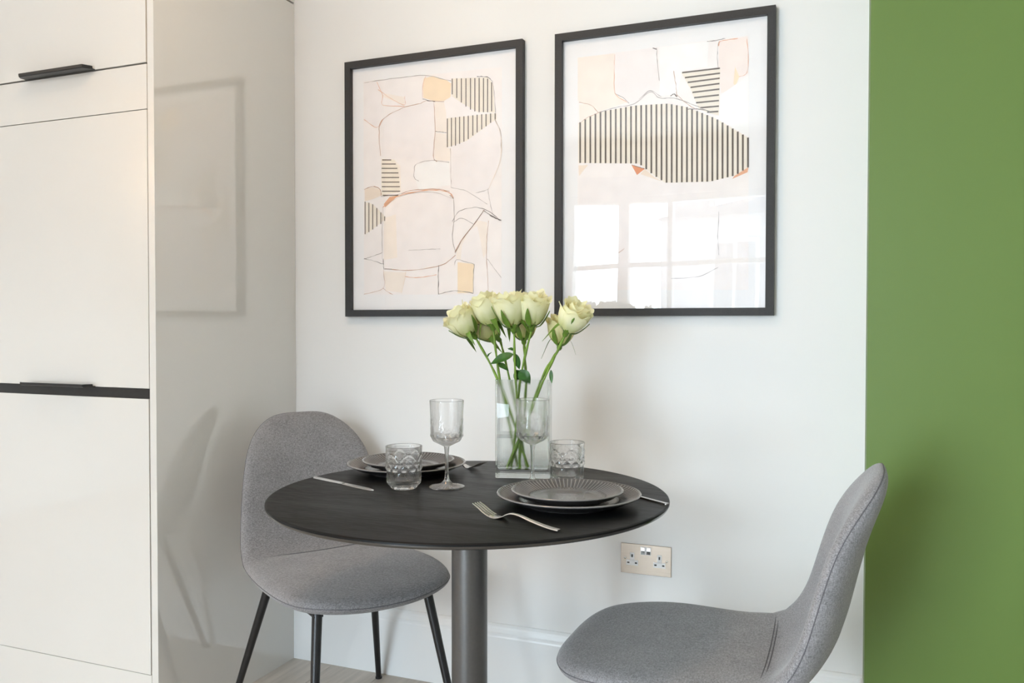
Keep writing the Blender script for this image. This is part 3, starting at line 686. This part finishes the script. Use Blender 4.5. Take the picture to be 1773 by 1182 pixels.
def tumbler_mesh():
    h = .0985
    out = [(0, .0012), (.020, .0008), (.0255, 0), (.0275, .0008), (.0330, .0075), (.0385, .0135), (.0402, .0170)]
    for k in range(1, 29): q = k/28; out.append((.0402+.0022*q, .0170+(h-.019)*q))
    nb = len(out); rt = out[-1][0]
    out += [(rt+.0003, h-.0012), (rt, h-.0003), (rt-.001, h), (rt-.002, h-.0006)]
    ins = [(rt-.0026, h-.006), (.0390, .055), (.0368, .030), (.0345, .0215), (.028, .0165), (.015, .0148), (0, .0145)]
    def mod(i, th, r, z):
        if i < 3 or i >= nb: return r, z
        d = 0.
        if z < .044: d += .0017*abs(math.cos(6*th))*min(1, (.044-z)/.010)-.0009
        if .040 < z < .066: d += relief_band(th, z, .040, .060, 12, .0030)+relief_band(th+PI/12, z, .050, .070, 12, .0026)-.0006
        d += arcs(th, z, .064, .082, 6, .0014, .0016)
        return r+d, z
    V, Fc = lathe_geo(out+ins, 144, mod)
    return mesh('tumbler', V, Fc, M['crystal'], True, .28)
wg = wine_glass(); wg2 = copy_tree(wg)
p = at_z(773.5, 843, TZ); wg.location = (p.x, p.y, TZ+.0003)
p = at_z(922, 839, TZ); wg2.location = (p.x, p.y, TZ+.0003); wg2.rotation_euler.z = .13
tag(wg, 'pressed wine glass standing alone at the left of the rose vase', 'wine glass', 'pressed wine glasses')
tag(wg2, 'pressed wine glass right in front of the rose vase', 'wine glass', 'pressed wine glasses')
tm = tumbler_mesh()
p = at_z(699.5, 845, TZ); place('tumbler', tm, p.x, p.y, TZ+.0003, 'pressed glass tumbler in front of the back plate stack', 'tumbler', 'pressed glass tumblers', .25)
p = at_z(981.5, 836, TZ); place('tumbler', tm, p.x, p.y, TZ+.0003, 'pressed glass tumbler behind the front plate stack', 'tumbler', 'pressed glass tumblers', .05)

# ------------------------------------------------------------------ cutlery
def strip(path, half, thick):
    """flat bar swept along x: path of (x, z), half width per point"""
    V, Fc = [], []
    for (x, z, w, yo) in [(p[0], p[1], half[i] if isinstance(half, (list, tuple)) else half, p[2] if len(p) > 2 else 0) for i, p in enumerate(path)]:
        V += [(x, yo-w, z), (x, yo+w, z), (x, yo+w*.8, z+thick), (x, yo-w*.8, z+thick)]
    for i in range(len(path)-1):
        for k in range(4): Fc.append((i*4+k, i*4+(k+1) % 4, i*4+4+(k+1) % 4, i*4+4+k))
    Fc.append((0, 1, 2, 3)); n = len(path)*4; Fc.append((n-4, n-3, n-2, n-1))
    return V, Fc
def fork():
    # x = 0 at the handle end, tines towards +x
    t = empty('fork')
    hp = spline([(0, .0022, 0), (.03, .0035, 0), (.07, .0085, 0), (.10, .0135, 0), (.122, .0135, 0), (.138, .0075, 0)], 24)
    hw = [float(np.interp(p.x, [0, .004, .06, .11, .138], [.0050, .0060, .0048, .0032, .0042])) for p in hp]
    V, Fc = strip([(p.x, p.y) for p in hp], hw, .0022); obj('handle', V, Fc, M['steel'], t, True, .6)
    bp_ = spline([(.137, .0078, 0), (.146, .0035, 0), (.156, .0008, 0), (.166, .0008, 0), (.174, .0022, 0)], 14)
    bw_ = [float(np.interp(p.x, [.137, .145, .155, .174], [.0042, .0085, .0118, .0125])) for p in bp_]
    V, Fc = strip([(p.x, p.y) for p in bp_], bw_, .0016); obj('head', V, Fc, M['steel'], t, True, .6)
    for k in range(4):
        y = -.0105+.007*k
        tp = spline([(.173, .0020, 0), (.190, .0075, 0), (.206, .0150, 0), (.220, .0205, 0)], 10)
        V, Fc = strip([(q.x, q.y, y*(1-.06*i/10)) for i, q in enumerate(tp)], [.0021-.0009*i/10 for i in range(11)], .0015); obj('tine', V, Fc, M['steel'], t, True, .6)
    return t
def knife():
    t = empty('table_knife')
    V, Fc = strip([(0, .0005), (.003, 0), (.06, 0), (.120, .0005)], [.0045, .0062, .0055, .0042], .0030); obj('handle', V, Fc, M['steel'], t)
    V, Fc = strip([(.118, .0012), (.125, .0008), (.17, .0004), (.21, .0003), (.228, .0003), (.236, .0003)], [.0042, .0080, .0092, .0085, .0055, .001], .0014); obj('blade', V, Fc, M['steel'], t)
    return t
def lay(o, end, tip, z):
    d = Vector((tip[0]-end[0], tip[1]-end[1])); o.location = (end[0], end[1], z); o.rotation_euler.z = math.atan2(d.y, d.x)
f1 = fork(); f2 = copy_tree(f1); k1 = knife(); k2 = copy_tree(k1)
e = at_z(968, 919, TZ+.002); b = at_z(846, 893, TZ); lay(f1, e, b, TZ+.0003)
tag(f1, 'silver dinner fork at the near edge of the table', 'fork', 'silver forks')
tp = at_z(838, 801, TZ+.0205); lay(f2, (tp.x-.91*.22, tp.y+.41*.22), tp, TZ+.0003)
tag(f2, 'silver dinner fork half hidden behind the back plate stack', 'fork', 'silver forks')
lay(k1, at_z(545, 827, TZ), at_z(652, 850.5, TZ), TZ+.0003); tag(k1, 'silver table knife lying in front of the left chair', 'knife', 'silver knives')
lay(k2, at_z(1156.5, 874, TZ), at_z(1104, 860.5, TZ), TZ+.0003); tag(k2, 'silver table knife half hidden behind the front plate stack', 'knife', 'silver knives')

# ------------------------------------------------------------------ vase and roses
pa = at_z(857, 827, TZ); pb = at_z(952, 829, TZ)
VA = math.atan2(pb.y-pa.y, pb.x-pa.x); VW = (pb-pa).length; VD, VH = .082, .243
vo = Vector(((pa.x+pb.x)/2, (pa.y+pb.y)/2, TZ))+Vector((-math.sin(VA), math.cos(VA), 0))*(VD/2)
def rrect(w, d, r, z, n=5):
    P = []
    for cx_, cy_, a0 in ((w/2-r, d/2-r, 0), (-w/2+r, d/2-r, PI/2), (-w/2+r, -d/2+r, PI), (w/2-r, -d/2+r, 1.5*PI)):
        for k in range(n): a = a0+PI/2*k/(n-1); P.append((cx_+r*math.cos(a), cy_+r*math.sin(a), z))
    return P
def loft(rings):
    V, Fc = [], []; n = len(rings[0])
    for r in rings: V += r
    for i in range(len(rings)-1):
        for k in range(n): Fc.append((i*n+k, i*n+(k+1) % n, (i+1)*n+(k+1) % n, (i+1)*n+k))
    Fc.append(tuple(range(n))); Fc.append(tuple(range((len(rings)-1)*n, len(rings)*n)))
    return V, Fc
wt = .0042
V, Fc = loft([rrect(VW-.002, VD-.002, .004, 0), rrect(VW, VD, .005, .001), rrect(VW, VD, .005, VH-.001), rrect(VW-.001, VD-.001, .005, VH), rrect(VW-2*wt+.001, VD-2*wt+.001, .004, VH), rrect(VW-2*wt, VD-2*wt, .004, VH-.001), rrect(VW-2*wt, VD-2*wt, .004, .024), rrect(VW-2*wt-.008, VD-2*wt-.008, .003, .0195)])
vs = obj('glass_vase', V, Fc, M['vase'], None, True, .5, (vo.x, vo.y, TZ+.0003)); vs.rotation_euler.z = VA
tag(vs, 'tall rectangular clear glass vase holding the white roses', 'vase')
V, Fc = loft([rrect(VW-2*wt-.0094, VD-2*wt-.0094, .003, .0200), rrect(VW-2*wt-.0008, VD-2*wt-.0008, .004, .0245), rrect(VW-2*wt-.0008, VD-2*wt-.0008, .004, .098)])
wa = obj('vase_water', V, Fc, M['water'], None, True, .5, (vo.x, vo.y, TZ+.0003)); wa.rotation_euler.z = VA
tag(wa, 'clear water in the lower part of the glass vase', 'water')

def petal_mesh(R, h, dang, flare, curl, seed):
    rr = random.Random(seed); nu, nv = 12, 12; V, Fc = [], []
    ph = rr.uniform(0, 6); am = rr.uniform(.6, 1.2)
    for j in range(nv+1):
        v = j/nv
        for i_ in range(nu+1):
            u = -1+2*i_/nu
            wv = min(1, (.18+1.25*v)**.8)*(1-.45*max(0, v-.72)**1.2/.28**1.2*.9)
            r = R*math.sqrt(max(0, 1-(1-min(1, v*1.15))**2.4))*.97+.003
            r += flare*max(0, v-.55)**2/.2 + .0020*am*math.sin(4*u+ph)*v*v
            zz = h*v*(1-.10*u*u*v)+.0026*math.sin(5*u+ph*2)*max(0, v-.7)/.3
            q = max(0, v-.80)/.2
            r += curl*q*q; zz -= curl*.75*q*q
            a = u*dang*wv; r2 = r*(1+.10*u*u*(1 if flare > .006 else -.4))
            V.append((r2*math.cos(a), r2*math.sin(a), zz))
    for j in range(nv):
        for i_ in range(nu): k = j*(nu+1)+i_; Fc.append((k, k+1, k+nu+2, k+nu+1))
    return V, Fc
PET = []
for m_ in ('petal', 'petal2'):
    rows = []
    for (R, h, da, fl_, cu, cnt) in ((.0315, .0600, .98, .0025, .0030, 5), (.0285, .0670, 1.02, .0030, .0045, 5), (.0210, .0700, 1.20, .0025, .003, 4), (.0135, .070, 1.45, .0005, .001, 3), (.0065, .068, 1.9, 0, 0, 2)):
        rows.append((cnt, [mesh('petal', *petal_mesh(R, h, da, fl_, cu, s_), M[m_], True) for s_ in range(3)]))
    PET.append(rows)
V, Fc = lathe_geo([(0, -.013), (.0040, -.012), (.0065, -.008), (.0068, -.003), (.010, .001), (.0145, .006), (.013, .008), (0, .008)], 20)
HIP = mesh('bloom', V, Fc, M['sepal'], True)
def sepal_mesh(curl):
    V, Fc = [], []; n = 10
    for j in range(n+1):
        v = j/n; w = .0065*math.sin(PI*min(1, .12+.88*v))**.8*(1-v*.35)+.0003
        if curl < .5: x, z = .009+.0275*v**.55*(1-.06*v), .0+.036*v
        else: x, z = .008+.030*v, .004+.010*math.sin(PI*v*1.25)-.016*v*v*curl
        V += [(x, -w, z+.001), (x+.0012, 0, z-.0006), (x, w, z+.001)]
    for j in range(n):
        k = 3*j; Fc += [(k, k+1, k+4, k+3), (k+1, k+2, k+5, k+4)]
    return mesh('sepal', V, Fc, M['sepal'], True)
SEP = [sepal_mesh(0), sepal_mesh(.8), sepal_mesh(1.6)]
def leaf_mesh(ln, wd, droop):
    V, Fc = [], []; n = 12
    for j in range(n+1):
        v = j/n; w = wd*math.sin(PI*v**.85)**.9*(1-.25*v)+.0002
        x = ln*v; z = -droop*v*v
        for q in (-1, -.5, 0, .5, 1): V.append((x, w*q, z+.22*w*abs(q)+.0008*math.sin(9*v+4*q)))
    for j in range(n):
        for k in range(4): a = j*5+k; Fc.append((a, a+1, a+6, a+5))
    return V, Fc
def orient(o, p, d, roll=0.):
    d = Vector(d).normalized(); o.matrix_local = Matrix.Translation(p) @ d.to_track_quat('Z', 'Y').to_matrix().to_4x4() @ Matrix.Rotation(roll, 4, 'Z')
vc = vo
def vy(dx, dy): # a point in the vase plan, vase axes
    return Vector((vc.x+dx*math.cos(VA)-dy*math.sin(VA), vc.y+dx*math.sin(VA)+dy*math.cos(VA)))
# (base of bloom px, tip px, depth offset of head, tilt towards viewer, stem waypoints px, bottom in vase plan, scale, palette, label)
ROSES = [
 ((819, 579), (800, 548), -.035, .35, [(848, 628, -.02), (866, 668, -.015)], (.012, -.010), 1.00, 0, 'cream rose leaning out furthest to the left'),
 ((852, 563), (841, 520), -.030, .15, [(859, 612, -.02), (866, 660, -.015)], (-.015, .012), 1.02, 0, 'cream rose second from the left in the upper row'),
 ((889, 566), (885, 518), -.045, .20, [(891, 620, -.03), (893, 660, -.02)], (-.008, -.016), 1.08, 0, 'largest cream rose at the middle top of the bunch'),
 ((921, 564), (928, 522), -.025, .20, [(910, 612, -.02), (900, 665, -.01)], (-.030, -.008), 1.04, 0, 'cream rose right of the middle one in the upper row'),
 ((861, 585), (842, 566), .020, .15, [(872, 612, .01), (883, 660, .008)], (.005, .018), .90, 1, 'yellowish rose half hidden low behind the left blooms'),
 ((907, 588), (906, 556), .030, .05, [(909, 625, .015), (911, 665, .01)], (-.012, .022), .90, 1, 'yellowish rose half hidden low behind the right of the middle'),
 ((981, 574), (999, 540), -.030, .15, [(962, 614, -.02), (944, 652, -.012)], (-.040, -.014), 1.00, 0, 'cream rose reaching out furthest to the right, the upper one'),
 ((969, 597), (973, 562), .035, .05, [(956, 622, -.005), (939, 654, .004)], (-.034, .004), .95, 1, 'yellowish rose just below and behind the furthest right bloom'),
]
for ri, (bpx, tpx, dy, tilt, way, bot, sc, pal, lab) in enumerate(ROSES):
    rr = random.Random(20+ri)
    B = at_y(bpx[0], bpx[1], vc.y+dy); Tp = at_y(tpx[0], tpx[1], vc.y+dy)
    ax = (Tp-B).normalized()+Vector((.0, -tilt, 0)); ax.normalize()
    b0 = vy(*bot); root = Vector((b0.x, b0.y, TZ+.0232))
    r_ = tag(empty('rose', root), lab, 'rose', 'cream roses in the vase')
    pts = [Vector((0, 0, 0))]+[at_y(a, c, vc.y+d)-root for (a, c, d) in way[::-1]]+[B-root-ax*.012*sc]
    mid = pts[0].lerp(pts[1], .5)+Vector((rr.uniform(-.002, .002), rr.uniform(-.002, .002), 0))
    pts.insert(1, mid)
    sp_ = spline(pts, 40)
    tube('stem', sp_, lambda q: .0031+.0006*math.sin(q*23+ri), M['stem'], r_, 8)
    bl = link('bloom', HIP, r_); orient(bl, B-root, ax, rr.uniform(0, 6)); bl.scale = (sc*1.06, sc*1.06, sc*1.16)
    a0 = 0
    for li, (cnt, ms) in enumerate(PET[pal]):
        for k in range(cnt):
            o = link('petal', rr.choice(ms), bl); a = 2*PI*k/cnt+a0+rr.uniform(-.15, .15)
            s_ = rr.uniform(.94, 1.05); o.rotation_euler = (rr.uniform(-.06, .06), rr.uniform(-.05, .10) if li < 2 else rr.uniform(-.03, .03), a); o.scale = (s_, s_, rr.uniform(.93, 1.06))
            o.location = (0, 0, .001)
        a0 += 2*PI/cnt*.5+.25
    for k in range(5):
        o = link('sepal', SEP[rr.choice((0, 0, 1, 2))], bl); o.rotation_euler = (0, 0, 2*PI*k/5+rr.uniform(-.2, .2)); o.location = (0, 0, -.001); s_ = rr.uniform(1.05, 1.35); o.scale = (1.12, s_, s_)
    def leaf(at, dpx, ln, wd, dr, twist):
        """leaf from a photo pixel towards another one, at the depth of the stem"""
        P0 = at_y(at[0], at[1], vc.y+at[2]); P1 = at_y(dpx[0], dpx[1], vc.y+dpx[2]); d = P1-P0
        V, Fc = leaf_mesh(d.length, wd, dr); o = obj('leaf', V, Fc, M['leaf'], r_, True)
        X = d.normalized(); Z = Vector((.1, -.55+twist, .8)); Y = Z.cross(X).normalized(); Z = X.cross(Y)
        o.matrix_local = Matrix.Translation(P0-root) @ Matrix(((X.x, Y.x, Z.x), (X.y, Y.y, Z.y), (X.z, Y.z, Z.z))).to_4x4()
    if ri == 2:
        leaf((889, 613, -.035), (847, 627, -.050), .06, .0150, .008, -.5); leaf((892, 612, -.03), (899, 640, -.02), .04, .010, .004, -.8)
        leaf((890, 606, -.03), (879, 602, -.03), .03, .006, .002, 0)
    if ri == 3: leaf((900, 640, -.02), (918, 666, -.018), .06, .0170, .006, -.8); leaf((893, 640, -.02), (906, 666, .0), .06, .0150, .006, -.8)
    if ri == 6: leaf((954, 640, -.014), (955, 664, -.020), .03, .0055, .002, -.9)
    if ri == 0: leaf((862, 628, -.01), (880, 640, -.03), .03, .008, .004, -.4); leaf((843, 618, -.02), (850, 609, -.02), .02, .003, .002, -.2)
